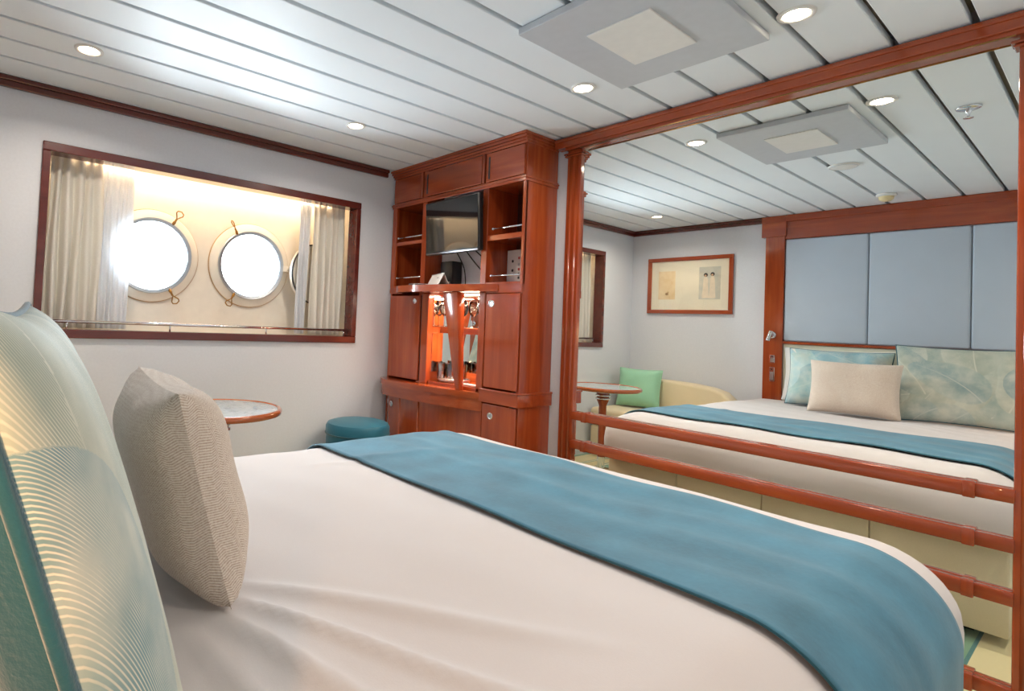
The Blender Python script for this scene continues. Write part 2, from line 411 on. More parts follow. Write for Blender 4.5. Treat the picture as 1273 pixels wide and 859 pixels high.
# warm strip lamp hidden behind the head of the window frame
sl = thing('strip_light', 'warm strip lamp tucked behind the head of the window frame', 'lamp', (0, 0, 0))
bm = BM(); box(bm, -2.05, -0.62, 0.082, 0.10, rz1 - 0.022, rz1 - 0.004, 0.003); obj('housing', bm, WHITEP, sl)
bm = BM(); box(bm, -2.04, -0.63, 0.101, 0.105, rz1 - 0.020, rz1 - 0.006); obj('tube', bm, STRIPG, sl)
l = bpy.data.lights.new('strip_light_source', 'AREA'); l.shape = 'RECTANGLE'; l.size = 1.4; l.size_y = 0.02; l.energy = 1.3; l.color = (1.0, 0.74, 0.48)
o = bpy.data.objects.new('strip_light_source', l); link(o, sl); o.location = (-1.335, 0.108, rz1 - 0.013); o.rotation_euler = (math.radians(60), 0, 0)

# curtains
def curtain(name, x0, x1, y, z0, z1, folds, amp, m, label, cat='curtain', thick=0.003, seed=0, gather=0.0):
    rnd = random.Random(seed); bm = BM(); nu, nv = folds * 10 + 1, 26
    ph = [rnd.uniform(-0.5, 0.5) for _ in range(6)]
    def fn(u, v):
        z = z1 + (z0 - z1) * v
        uu = u + 0.012 * math.sin(9 * u + ph[0]) 
        a = amp * (0.55 + 0.45 * v) * (1 + 0.35 * math.sin(5 * u + ph[1]))
        sh = gather * (math.sin(v * 3.0 + ph[2]) * 0.4 + v * 0.6)
        return (x0 + (x1 - x0) * u + sh * u + 0.004 * math.sin(6 * v + 12 * u + ph[3]), y + a * math.sin(uu * folds * 2 * math.pi + 0.5 * v * math.sin(3 * u + ph[4])), z)
    grid(bm, nu, nv, fn)
    o = obj(name, bm, m, None, True)
    sm = o.modifiers.new('thickness', 'SOLIDIFY'); sm.thickness = thick
    return tag(o, label, cat)
cz0, cz1 = WZ0 + fw + 0.004, rz1 - 0.03
curtain('curtain', -2.140, -1.925, 0.110, cz0, cz1, 5, 0.024, CURT, 'heavy cream curtain gathered at the window end over the sofa', seed=1, gather=0.015)
curtain('sheer_curtain', -1.925, -1.775, 0.134, cz0, cz1, 6, 0.009, SHEER, 'white sheer voile curtain overlapping the left porthole', seed=2, thick=0.001)
curtain('curtain', -0.765, -0.545, 0.110, cz0, cz1, 5, 0.024, CURT, 'heavy cream curtain gathered at the window end by the wooden cabinet', seed=3)
curtain('sheer_curtain', -0.852, -0.772, 0.122, cz0, cz1, 5, 0.008, SHEER, 'white sheer voile curtain hanging beside the right porthole and its storm cover', seed=4, thick=0.001, gather=-0.02)

# ------------------------------------------------------------------ mirror with frame and guard rails
MY0, MY1 = -1.240, -2.687
mr = thing('framed_mirror', 'wall-size mirror in a mahogany frame with guard rails beyond the foot of the bed', 'mirror', (0, 0, 0))
bm = BM(); box(bm, -0.010, -0.001, MY1 - 0.01, MY0 + 0.01, 0.03, 1.98); obj('mirror_glass', bm, MIRROR, mr)
part('frame_beam', WY, mr, (-0.060, -0.001, -2.765, -1.106, 1.985, 2.034), (-0.066, -0.001, -2.765, -1.106, 2.014, 2.026), (-0.048, -0.001, -2.765, -1.16, 1.972, 1.990), bev=0.003)
bm = BM(); tube(bm, [(-0.046, MY0 - 0.005, 1.971), (-0.046, MY1 + 0.005, 1.971)], 0.0025, 6); obj('gilt_strip', bm, BRASS, mr, True)
def post(y0, y1):
    p = part('frame_post', WZ, mr, (-0.024, -0.001, y0, y1, 0.0, 1.975), bev=0.004)
    yc = (y0 + y1) / 2; s_ = 1 if y0 > -2 else -1
    for dy in (-0.016, 0.016):
        bm = BM(); tube(bm, [(-0.021, yc + dy, 0.03), (-0.021, yc + dy, 1.94)], 0.009, 12); obj('reed', bm, WZ, p, True)
    bm = BM(); e = y0 if s_ > 0 else y1
    for zz, k in ((1.940, 0.010), (1.952, 0.016)): box(bm, -0.036, -0.001, y0 - k, y1 + k, zz, zz + 0.008, 0.002, 1)
    obj('capital', bm, WY, p)
post(-1.240, -1.160); post(-2.765, -2.687)
for z, in ((0.677,), (0.538,), (0.390,), (0.1245,)):
    bm = BM(); box(bm, -0.040, -0.0105, -2.600, -1.312, z - 0.044, z, 0.006, 3); r = obj('guard_rail', bm, WY, mr, 40)
    for (a, b) in ((-1.312, MY0 + 0.004), (-2.600, MY1 - 0.004)):
        bm = BM(); box(bm, -0.034, -0.0105, min(a, b), max(a, b), z - 0.042, z - 0.002, 0.004, 2); obj('rail_end', bm, WY, r, 40)
    for y in (-1.312, -2.600):
        bm = BM(); box(bm, -0.043, -0.0105, y - 0.014, y + 0.014, z - 0.046, z + 0.002, 0.004, 2); obj('joint_block', bm, WZ, r, 40)

# ------------------------------------------------------------------ mahogany wall unit
XF = -0.305; XB = -0.004
cab = thing('display_cabinet', 'tall mahogany wall cabinet with open shelves, television bay, lit niche and bowed counter', 'cabinet', (0, 0, 0))
part('side_panel', WZ, cab, (XF + 0.004, XB, -1.135, -1.117, 0.0, 2.0), bev=0.002)
part('side_panel', WZ, cab, (XF + 0.004, XB, -0.068, -0.050, 0.0, 2.0), bev=0.002)
part('partition', WZ, cab, (XF, XB, -0.385, -0.345, 0.72, 1.99), bev=0.002)
part('partition', WZ, cab, (XF, XB, -0.885, -0.845, 0.72, 1.99), bev=0.002)
part('front_stile', WZ, cab, (XF - 0.004, XF + 0.02, -0.092, -0.050, 1.285, 1.80), bev=0.002)
part('front_stile', WZ, cab, (XF - 0.004, XF + 0.02, -1.135, -1.120, 1.285, 1.80), bev=0.002)
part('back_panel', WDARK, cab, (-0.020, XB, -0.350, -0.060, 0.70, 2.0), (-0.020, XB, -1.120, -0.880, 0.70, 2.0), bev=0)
part('back_panel', WALL, cab, (-0.140, -0.125, -0.848, -0.382, 1.287, 1.985), bev=0)
part('top_panel', WY, cab, (XF + 0.01, XB, -1.117, -0.068, 1.985, 2.0), bev=0)
cn = part('cornice', WY, cab, (-0.345, XB, -1.150, -0.042, 2.026, 2.039), (-0.335, XB, -1.146, -0.044, 2.012, 2.027), (-0.322, XB, -1.142, -0.046, 2.000, 2.013), (-0.312, XB, -1.139, -0.048, 1.986, 2.001), bev=0.003)
part('frieze_rail', WY, cab, (-0.318, XB, -1.142, -0.048, 1.796, 1.826), (-0.326, XB, -1.148, -0.046, 1.810, 1.818), bev=0.003)
for y0, y1, slot in ((-0.324, -0.062, None), (-0.835, -0.358, -0.382), (-1.125, -0.868, -0.884)):
    d = part('overhead_door', WY, cab, (-0.316, XF + 0.012, y0, y1, 1.830, 1.982), bev=0.004)
    if slot: part('finger_slot', BLACK, d, (-0.3175, -0.314, slot - 0.012, slot, 1.845, 1.962), bev=0.001)
for y in (-0.341, -0.851):
    part('door_bead', WZ, cab, (-0.322, XF, y - 0.008, y + 0.008, 1.828, 1.985), bev=0.003)
# open shelves
def shelf(y0, y1, z, t=0.022): return part('shelf', WY, cab, (XF + 0.002, -0.02, y0, y1, z - t, z), bev=0.002)
shelf(-0.345, -0.068, 1.578); shelf(-1.117, -0.885, 1.546, 0.028)
shelf(-0.345, -0.068, 1.300, 0.03); shelf(-1.117, -0.885, 1.300, 0.03)
for y0, y1, z in ((-0.335, -0.10, 1.606), (-0.335, -0.10, 1.352), (-1.112, -0.915, 1.580), (-1.112, -0.915, 1.334)):
    bm = BM(); tube(bm, [(XF + 0.012, y0, z), (XF + 0.012, y1, z)], 0.005, 10); g = obj('gallery_rail', bm, CHROME, cab, True)
    bm = BM(); lathe(bm, [(0.0, -0.008), (0.007, -0.006), (0.008, 0), (0.007, 0.006), (0.0, 0.008)], 12, (XF + 0.012, y1, z), (0, 1, 0), cap=False); obj('knob', bm, CHROME, g, True)
# bowed ledge under the television
def bow(y0, y1, base, pts, n=26):
    """smooth outline through control (y, x) pairs (Catmull-Rom), closed along x = base"""
    P = [pts[0]] + list(pts) + [pts[-1]]; out = []
    for i in range(1, len(P) - 2):
        p0, p1, p2, p3 = P[i - 1], P[i], P[i + 1], P[i + 2]
        for k in range(8):
            t = k / 8; f = lambda a, b, c, d: 0.5 * (2 * b + (c - a) * t + (2 * a - 5 * b + 4 * c - d) * t * t + (3 * b - a - 3 * c + d) * t ** 3)
            out.append((f(p0[1], p1[1], p2[1], p3[1]), f(p0[0], p1[0], p2[0], p3[0])))
    out.append((pts[-1][1], pts[-1][0]))
    return out + [(base, y1), (base, y0)]
ledge_o = bow(-0.06, -0.985, -0.30, [(-0.06, -0.318), (-0.22, -0.335), (-0.25, -0.425), (-0.32, -0.470), (-0.50, -0.475), (-0.70, -0.440), (-0.86, -0.380), (-0.985, -0.318)])
bm = BM(); prism(bm, ledge_o, 1.250, 1.288, 0.008); obj('bowed_ledge', bm, WY, cab, 40)
bm = BM(); box(bm, -0.30, -0.02, -0.845, -0.385, 1.270, 1.2865); obj('ledge_deck', bm, WY, cab)
# left cupboard door, niche and fin
def ring(name, parent, loc, axis, r=0.017, m=None):
    bm = BM(); lathe(bm, [(r, 0.0), (r, 0.004), (r * 0.8, 0.006), (r * 0.62, 0.004), (r * 0.58, 0.001)], 24, loc, axis, cap=False); g = obj(name, bm, CHROME, parent, True)
    bm = BM(); lathe(bm, [(0, 0.002), (r * 0.6, 0.002)], 20, loc, axis, cap=False); obj('pull_recess', bm, STEEL, g); return g
d = part('cupboard_door', WZ, cab, (-0.322, XF, -0.372, -0.075, 0.732, 1.238), bev=0.004); ring('ring_pull', d, (-0.322, -0.325, 1.205), (-1, 0, 0))
part('dark_reveal', BLACK, cab, (-0.306, XF + 0.002, -0.388, -0.372, 0.73, 1.245), bev=0)
part('niche_pilaster', WZ, cab, (-0.325, XF + 0.02, -0.452, -0.392, 0.72, 1.25), bev=0.006)
part('niche_pilaster', WZ, cab, (-0.318, XF + 0.02, -0.900, -0.872, 0.72, 1.25), bev=0.006)
part('niche_side', WZ, cab, (XF, XB, -0.450, -0.395, 0.72, 1.25), bev=0)
part('niche_mirror', MIRROR, cab, (XF + 0.03, -0.03, -0.455, -0.4505, 0.792, 1.018), (XF + 0.03, -0.03, -0.455, -0.4505, 1.058, 1.235), bev=0)
part('niche_mirror', MIRROR, cab, (-0.024, -0.018, -0.845, -0.455, 0.735, 1.24), bev=0)
part('niche_floor', WY, cab, (XF, -0.02, -0.872, -0.455, 0.720, 0.740), bev=0)
part('niche_shelf', WY, cab, (-0.20, -0.024, -0.845, -0.455, 1.020, 1.055), bev=0.003)
part('niche_back_rail', WY, cab, (-0.036, -0.024, -0.845, -0.455, 0.74, 0.79), (-0.036, -0.024, -0.845, -0.815, 0.79, 1.02), bev=0.002)
bm = BM()
A = [(-0.400, -0.640, 1.249), (-0.33, -0.64, 1.249), (-0.33, -0.755, 1.249), (-0.400, -0.755, 1.249)]; B = [(-0.362, -0.735, 0.722), (-0.322, -0.735, 0.722), (-0.322, -0.768, 0.722), (-0.362, -0.768, 0.722)]
b2 = bmesh.new(); va = [b2.verts.new(p) for p in A]; vb = [b2.verts.new(p) for p in B]
b2.faces.new(va); b2.faces.new(vb[::-1])
for k in range(4): b2.faces.new([va[k], vb[k], vb[(k + 1) % 4], va[(k + 1) % 4]])
bmesh.ops.recalc_face_normals(b2, faces=b2.faces[:]); bmesh.ops.bevel(b2, geom=b2.edges[:], offset=0.004, segments=2, profile=0.5, affect='EDGES'); merge(bm, b2)
obj('tapered_fin', bm, WZ, cab, 40)
# niche lamp
nl = bpy.data.lights.new('niche_lamp_source', 'AREA'); nl.shape = 'RECTANGLE'; nl.size = 0.36; nl.size_y = 0.02; nl.energy = 2.0; nl.color = (1, 0.9, 0.7)
o = bpy.data.objects.new('niche_lamp_source', nl); link(o, cab); o.location = (-0.20, -0.66, 1.236); o.rotation_euler = (0, 0, math.radians(90))
part('niche_lamp', STRIPG, cab, (-0.215, -0.185, -0.84, -0.48, 1.238, 1.246), bev=0.002)
nl2 = bpy.data.lights.new('shelf_lamp_source', 'AREA'); nl2.shape = 'RECTANGLE'; nl2.size = 0.34; nl2.size_y = 0.015; nl2.energy = 1.6; nl2.color = (1, 0.86, 0.62)
o = bpy.data.objects.new('shelf_lamp_source', nl2); link(o, cab); o.location = (-0.12, -0.66, 1.016); o.rotation_euler = (0, 0, math.radians(90))
# right column
d = part('cupboard_door', WZ, cab, (-0.318, XF, -1.128, -0.905, 0.757, 1.240), bev=0.005); ring('ring_pull', d, (-0.318, -0.945, 1.188), (-1, 0, 0), 0.020)
part('waist_rail', WY, cab, (-0.330, XB, -1.148, -0.890, 0.680, 0.748), (-0.336, XB, -1.152, -0.890, 0.740, 0.750), bev=0.003)
part('head_rail', WY, cab, (-0.312, XF + 0.01, -1.135, -0.885, 1.243, 1.285), bev=0.002)
d = part('drawer_front', WZ, cab, (-0.318, XF, -1.130, -0.905, 0.40, 0.674), bev=0.005); ring('ring_pull', d, (-0.318, -0.965, 0.615), (-1, 0, 0), 0.018)
d = part('drawer_front', WZ, cab, (-0.318, XF, -1.130, -0.905, 0.09, 0.392), bev=0.005); ring('ring_pull', d, (-0.318, -0.965, 0.34), (-1, 0, 0), 0.018)
part('plinth', WY, cab, (-0.29, XB, -1.117, -0.07, 0.0, 0.085), bev=0)
# bowed counter and its base
C = [(-0.045, -0.325), (-0.065, -0.375), (-0.13, -0.425), (-0.25, -0.455), (-0.42, -0.455), (-0.58, -0.430), (-0.74, -0.385), (-0.90, -0.325)]
bm = BM(); prism(bm, bow(-0.045, -0.90, -0.05, C), 0.690, 0.722, 0.012, 4); ct = obj('bowed_counter', bm, WY, cab, 40)
bm = BM(); prism(bm, bow(-0.05, -0.90, -0.05, [(y - 0.004, x + 0.008) for y, x in C]), 0.628, 0.690, 0.004); obj('counter_apron', bm, WY, cab, 40)
Cb = [(y - 0.03 if i < 4 else y, x + 0.055 if i not in (0, 7) else x + 0.012) for i, (y, x) in enumerate(C)]
bm = BM(); prism(bm, bow(-0.07, -0.90, -0.05, Cb), 0.03, 0.628, 0); bb = obj('bowed_base', bm, WZ, cab, 40)
for y, x, n_ in ((-0.100, -0.322, (-0.8, 0.6, 0)), (-0.205, -0.388, (-0.97, 0.24, 0))):
    ring('ring_pull', bb, (x, y, 0.575), n_, 0.018)
for y, x in ((-0.30, -0.401), (-0.47, -0.398)):
    bm = BM(); tube(bm, [(x, y, 0.05), (x, y, 0.622)], 0.006, 8); obj('base_bead', bm, WZ, bb, True)

# television
tv = thing('television', 'flat black television on an arm in the bay of the mahogany cabinet', 'television', (-0.355, -0.645, 1.62))
tv.rotation_euler = (0, math.radians(-3.4), math.radians(-1.4))
bm = BM(); box(bm, 0.0, 0.030, -0.223, 0.223, -0.153, 0.153, 0.006); obj('casing', bm, BLACK, tv, 40)
bm = BM(); box(bm, -0.0035, 0.001, -0.214, 0.214, -0.138, 0.145, 0.001, 1); obj('screen', bm, SCREEN, tv)
bm = BM(); box(bm, -0.004, 0.0, -0.214, 0.214, -0.151, -0.141, 0.001, 1); obj('chin', bm, plain('dark_silver', (0.2, 0.2, 0.21), 0.25, 0.8), tv)
bm = BM(); box(bm, 0.03, 0.075, -0.10, 0.10, -0.10, 0.08, 0.008); obj('back_housing', bm, BLACK, tv)
bm = BM(); tube(bm, [(0.07, 0.02, 0), (0.12, 0.05, 0), (0.165, 0.0, 0)], 0.015, 10); box(bm, 0.160, 0.172, -0.05, 0.05, -0.08, 0.08); obj('wall_arm', bm, STEEL, tv)
def cable(label, pts, r=0.0035):
    pp = []
    P = [pts[0]] + pts + [pts[-1]]
    for i in range(1, len(P) - 2):
        for k in range(7):
            t = k / 7; a, b, c, d_ = (Vector(P[i + j]) for j in (-1, 0, 1, 2))
            pp.append(0.5 * (2 * b + (c - a) * t + (2 * a - 5 * b + 4 * c - d_) * t * t + (3 * b - a - 3 * c + d_) * t ** 3))
    pp.append(Vector(pts[-1])); pp = [Vector((min(q_.x, -0.152 - 0.05 * (q_.y + 0.85)), q_.y, q_.z)) for q_ in pp]; bm = BM(); tube(bm, pp, r, 6)
    return tag(obj('cable', bm, BLACK, None, True), label, 'cable')
cable('black cable looping widest below the television against the white bay wall', [(-0.29, -0.70, 1.50), (-0.20, -0.72, 1.42), (-0.12, -0.76, 1.355), (-0.05, -0.82, 1.37), (-0.02, -0.835, 1.40)])
cable('short black cable looping under the television corner beside the shelf partition', [(-0.29, -0.76, 1.50), (-0.17, -0.77, 1.44), (-0.10, -0.80, 1.40), (-0.03, -0.838, 1.42)])
cable('black cable dropping from behind the television onto the bowed ledge', [(-0.28, -0.62, 1.50), (-0.20, -0.63, 1.40), (-0.19, -0.64, 1.30), (-0.25, -0.68, 1.293), (-0.27, -0.75, 1.292), (-0.20, -0.80, 1.292)])
bx = thing('media_box', 'black media box standing behind the white folded card under the television', 'electronics box', (-0.195, -0.52, 1.288))
bm = BM(); box(bm, -0.04, 0.04, -0.05, 0.05, 0, 0.15, 0.006); obj('case', bm, BLACK, bx, 40)
bm = BM(); box(bm, -0.046, -0.039, -0.04, 0.04, 0.02, 0.03, 0.001, 1); obj('front_strip', bm, STEEL, bx)
# folded card
cd = thing('tent_card', 'white folded tent card standing on the bowed ledge below the television', 'card', (-0.345, -0.545, 1.289))
bm = BM()
for s_ in (-1, 1):
    b2 = bmesh.new(); box(b2, -0.001, 0.001, -0.10, 0.10, 0, 0.075)
    bmesh.ops.transform(b2, matrix=Matrix.Translation((s_ * 0.032, 0, 0)) @ Matrix.Rotation(-s_ * 0.48, 4, 'Y'), verts=b2.verts[:]); merge(bm, b2)
obj('leaf', bm, WHITEP, cd); cd.rotation_euler = (0, 0, math.radians(-22))
bm = BM(); box(bm, -0.0020, -0.0012, -0.045, -0.02, 0.045, 0.048)
bmesh.ops.transform(bm, matrix=Matrix.Translation((-0.032, 0, 0)) @ Matrix.Rotation(0.48, 4, 'Y'), verts=bm.verts[:]); obj('print_line', bm, BLACK, cd)
tr = thing('oval_tray', 'small black oval tray with a pale rim on the left end of the bowed ledge', 'tray', (-0.355, -0.385, 1.289))
bm = BM(); lathe(bm, [(0.0, 0.003), (0.05, 0.003), (0.058, 0.010), (0.061, 0.010), (0.055, 0.0), (0.0, 0.0)], 32, cap=False)
bmesh.ops.scale(bm, vec=(0.85, 1.15, 1), verts=bm.verts[:]); obj('dish', bm, BLACK, tr, True)
bm = BM(); tube(bm, [(0.0595 * 0.85 * math.cos(a), 0.0595 * 1.15 * math.sin(a), 0.0105) for a in [2 * math.pi * k / 32 for k in range(32)]], 0.0022, 6, True); obj('rim', bm, CHROME, tr, True)
# notice panel in the right lower shelf
npn = thing('switch_panel', 'white panel with rows of dark and red symbols standing in the lower right cabinet shelf', 'panel', (-0.104, -0.9447, 1.2995))
bm = BM(); box(bm, -0.006, 0.006, -0.054, 0.056, 0.001, 0.185, 0.002, 1); obj('plate', bm, WHITEP, npn)
RED = plain('red_print', srgb(170, 50, 45), 0.6)
for y, z, m in ((0.015, 0.125, BLACK), (0.015, 0.075, BLACK), (-0.028, 0.14, RED), (-0.028, 0.105, STEEL), (-0.028, 0.08, RED), (-0.028, 0.055, BLACK), (-0.028, 0.035, BLACK), (-0.045, 0.165, BLACK)):
    bm = BM(); box(bm, -0.009, -0.006, y - 0.006, y + 0.006, z - 0.007, z + 0.007, 0.002, 1); obj('symbol_button', bm, m, npn)
# glassware in the niche
def wine(loc, label, s=1.0):
    t = thing('wine_glass', label, 'glass', loc, 'stemmed glasses on the niche shelf')
    bm = BM(); lathe(bm, [(0, 0), (0.028 * s, 0), (0.029 * s, 0.003), (0.005, 0.007), (0.004, 0.012)], 24, cap=False); obj('foot', bm, CRYSTAL, t, True)
    bm = BM(); lathe(bm, [(0.004, 0.010), (0.0035, 0.06 * s), (0.006, 0.068 * s)], 12, cap=False); obj('stem', bm, CRYSTAL, t, True)
    bm = BM(); lathe(bm, [(0.005, 0.066 * s), (0.026 * s, 0.085 * s), (0.032 * s, 0.115 * s), (0.027 * s, 0.160 * s), (0.0255 * s, 0.160 * s), (0.030 * s, 0.115 * s), (0.024 * s, 0.088 * s), (0.0, 0.070 * s)], 24, cap=False); obj('bowl', bm, CRYSTAL, t, True)
for k, y in enumerate((-0.50, -0.575, -0.725, -0.80)):
    wine((-0.12 - 0.02 * (k % 2), y, 1.0555), 'clear stemmed wine glass on the lit shelf beside the niche pilaster by the small cupboard' if k < 2 else 'clear stemmed wine glass on the lit shelf between tapered fin and right cupboard door')
for k, (y, x) in enumerate(((-0.49, -0.15), (-0.545, -0.19), (-0.60, -0.14), (-0.50, -0.23), (-0.56, -0.10))):
    bm = BM(); lathe(bm, [(0, 0.0), (0.024, 0.0), (0.030, 0.085), (0.0285, 0.085), (0.0225, 0.010), (0, 0.008)], 10, (0, 0, 0), cap=False)
    o = obj('tumbler', bm, CRYSTAL, None, 30); o.location = (x, y, 0.757)
    tag(o, 'faceted crystal tumbler in the cluster on the tray at the niche floor', 'glass', 'tumblers in the cabinet niche')
tt = thing('niche_tray', 'dark oval serving tray under the tumblers on the niche floor', 'tray', (-0.16, -0.55, 0.7405))
bm = BM(); lathe(bm, [(0, 0.004), (0.085, 0.004), (0.095, 0.014), (0.098, 0.014), (0.09, 0), (0, 0)], 32, cap=False); obj('tray_dish', bm, STEEL, tt, True)
bm = BM(); tube(bm, [(0.0965 * math.cos(a), 0.0965 * math.sin(a), 0.0145) for a in [2 * math.pi * k / 32 for k in range(32)]], 0.0022, 6, True); obj('tray_rim', bm, CHROME, tt, True)
bo = thing('bottle_opener', 'slim white handled bottle opener lying on the niche floor', 'bottle opener', (-0.27, -0.79, 0.747))
bm = BM(); tube(bm, [(0, 0.06, 0), (0, -0.04, 0)], [0.006, 0.008], 8); obj('handle', bm, WHITEP, bo, True)
bm = BM(); tube(bm, [(0, 0.058, 0), (0.004, 0.085, 0), (-0.004, 0.095, 0.0)], 0.003, 6); obj('hook', bm, STEEL, bo, True)

# the cabinet stands tight to the window wall: seat it and everything on it
SEAT = Matrix.Translation((0, 0.0387, 0)) @ Matrix.Diagonal((0.82, 0.9936, 1, 1))
cab.location = (0, 0.0387, 0); cab.scale = (0.82, 0.9936, 1)
for o in list(COL.objects):
    if o.parent is None and o.name.split('.')[0] in ('television', 'media_box', 'tent_card', 'oval_tray', 'switch_panel', 'wine_glass', 'tumbler', 'niche_tray', 'bottle_opener'):
        o.location = SEAT @ o.location + Vector((0, 0, 0.0008))
    elif o.parent is None and o.name.split('.')[0] == 'cable':
        o.data.transform(SEAT)

# ------------------------------------------------------------------ ceiling fittings
def downlight(x, y, label, visible=True):
    t = thing('downlight', label, 'ceiling light', (x, y, H))
    bm = BM(); lathe(bm, [(0.050, 0.001), (0.049, -0.004), (0.044, -0.006), (0.036, -0.005), (0.034, -0.002), (0.034, 0.006)], 40, cap=False); obj('trim_ring', bm, WHITEP, t, True)
    bm = BM(); lathe(bm, [(0.0, -0.006), (0.018, -0.005), (0.028, -0.003), (0.034, 0.0)], 32, cap=False); obj('lamp_face', bm, BULB, t, True)
    l = bpy.data.lights.new('downlight_source', 'AREA'); l.shape = 'DISK'; l.size = 0.045; l.energy = DOWNLIGHT_W; l.color = WARM; l.spread = math.radians(150)
    o = bpy.data.objects.new('downlight_source', l); link(o, t); o.location = (0, 0, -0.0075)
downlight(-0.48, -2.28, 'warm round downlight beside the edge of the air panel nearest the sprinkler head')
downlight(-0.49, -1.56, 'warm round downlight on the plank beside the grey air panel, towards the window')
downlight(-0.917, -0.554, 'white-rimmed round downlight over the floor before the cabinet, near the window')
downlight(-2.095, -0.523, 'white-rimmed round downlight near the window, above the sofa end')
downlight(-0.48, -3.15, 'white-rimmed round downlight over the entrance side beyond the mirror frame')
downlight(-1.60, -3.20, 'white-rimmed round downlight over the entrance side by the rear wall')
ac = thing('air_diffuser', 'grey square air panel with a white centre plate hung below the planks', 'air vent', (-0.72, -1.94, H))
part('panel', GREYP, ac, (-0.31, 0.30, -0.25, 0.255, -0.026, -0.002), bev=0.003)
part('centre_plate', WHITEP, ac, (-0.15, 0.14, -0.10, 0.11, -0.031, -0.025), bev=0.002)
sp = thing('sprinkler_head', 'chrome sprinkler head on a round plate in the ceiling', 'sprinkler', (-0.794, -2.484, H))
bm = BM(); lathe(bm, [(0.0, -0.002), (0.040, -0.001), (0.036, -0.007), (0.018, -0.010), (0, -0.010)], 32, cap=False); obj('escutcheon', bm, CHROME, sp, True)
bm = BM(); lathe(bm, [(0.010, -0.008), (0.010, -0.020), (0.005, -0.024), (0.005, -0.040), (0.016, -0.042), (0.016, -0.044), (0, -0.044)], 16, cap=False); obj('nozzle', bm, CHROME, sp, True)
bm = BM(); tube(bm, [(-0.010, 0, -0.014), (-0.014, 0, -0.028), (0, 0, -0.042), (0.014, 0, -0.028), (0.010, 0, -0.014)], 0.0025, 6); obj('yoke', bm, CHROME, sp, True)
sd = thing('smoke_detector', 'cream dome smoke detector on the ceiling near the headboard beam', 'smoke detector', (-2.30, -1.925, H))
bm = BM(); lathe(bm, [(0, -0.001), (0.052, -0.001), (0.052, -0.014), (0.045, -0.018), (0.040, -0.018)], 32, cap=False); obj('base', bm, WHITEP, sd, 40)
bm = BM(); lathe(bm, [(0.040, -0.018), (0.036, -0.036), (0.022, -0.046), (0, -0.048)], 32, cap=False); obj('sensor_dome', bm, plain('aged_cream_plastic', srgb(222, 206, 160), 0.4), sd, True)
sk = thing('speaker_disc', 'flat white round speaker cover on the ceiling planks between air panel and smoke detector', 'speaker', (-1.409, -1.926, H))
bm = BM(); lathe(bm, [(0, -0.008), (0.060, -0.008), (0.068, -0.004), (0.070, -0.001)], 40, cap=False); obj('cover', bm, WHITEP, sk, 40)
bm = BM(); tube(bm, [(0.061 * math.cos(a), 0.061 * math.sin(a), -0.008) for a in [2 * math.pi * k / 40 for k in range(40)]], 0.0015, 6, True); obj('rim_bead', bm, GREYP, sk, True)

# ------------------------------------------------------------------ headboard wall
hb = thing('headboard', 'mahogany framed headboard wall with grey-blue padded panels above a cream panel', 'headboard', (-W, 0, 0))
HB0, HB1 = -1.262, -2.78
for y0, y1 in ((-1.262, -1.132), (-2.91, -2.78)):
    p = part('pilaster', WZ, hb, (0.001, 0.040, y0, y1, 0.0, 1.875), bev=0.003)
    part('capital', WY, p, (0.001, 0.054, y0 - 0.010, y1 + 0.026, 1.872, 1.988), bev=0.004)
part('beam', WY, hb, (0.001, 0.034, HB1, HB0, 1.850, 2.038), (0.001, 0.044, HB1, HB0, 1.985, 2.038), bev=0.003)
part('beam', WY, hb, (0.001, 0.040, -1.262, -1.10, 1.988, 2.038), bev=0.003)
pwid = (HB0 - HB1) / 3
for k in range(3):
    y1 = HB0 - k * pwid; y0 = y1 - pwid
    part('padded_panel', PADM, hb, (0.002, 0.032, y0 + 0.002, y1 - 0.002, 1.062, 1.848), bev=0.014, seg=4, smooth=40)
part('bar', WY, hb, (0.001, 0.040, HB1, HB0, 1.040, 1.060), bev=0.003)
part('lower_panel', CREAMP, hb, (0.001, 0.020, HB1, HB0, 0.30, 1.040), bev=0.004)
rl = thing('reading_lamp', 'small chrome swivel reading lamp on the headboard pilaster', 'lamp', (-W + 0.041, -1.195, 1.105))
bm = BM(); lathe(bm, [(0, 0), (0.028, 0.0), (0.026, 0.010), (0.012, 0.014), (0, 0.014)], 28, axis=(1, 0, 0), cap=False); obj('wall_plate', bm, CHROME, rl, True)
bm = BM(); tube(bm, [(0.012, 0, 0), (0.045, 0, 0)], 0.007, 10); obj('arm', bm, CHROME, rl, True)
bm = BM(); tube(bm, [(0.045, -0.006, 0.030), (0.050, 0.014, -0.045)], 0.014, 14); obj('lamp_head', bm, CHROME, rl, 40)
rl2 = copy_tree(rl, None, (-W + 0.041, -2.845, 1.105))
rl2['label'] = 'small chrome reading lamp, lit, on the pilaster farther from the window'
l = bpy.data.lights.new('reading_lamp_source', 'SPOT'); l.energy = 4.2; l.color = (1.0, 0.56, 0.28); l.spot_size = math.radians(130); l.spot_blend = 0.6; l.shadow_soft_size = 0.015
o = bpy.data.objects.new('reading_lamp_source', l); link(o, rl2); o.location = (0.075, 0.030, -0.060); o.rotation_euler = (math.radians(35), math.radians(-35), 0)
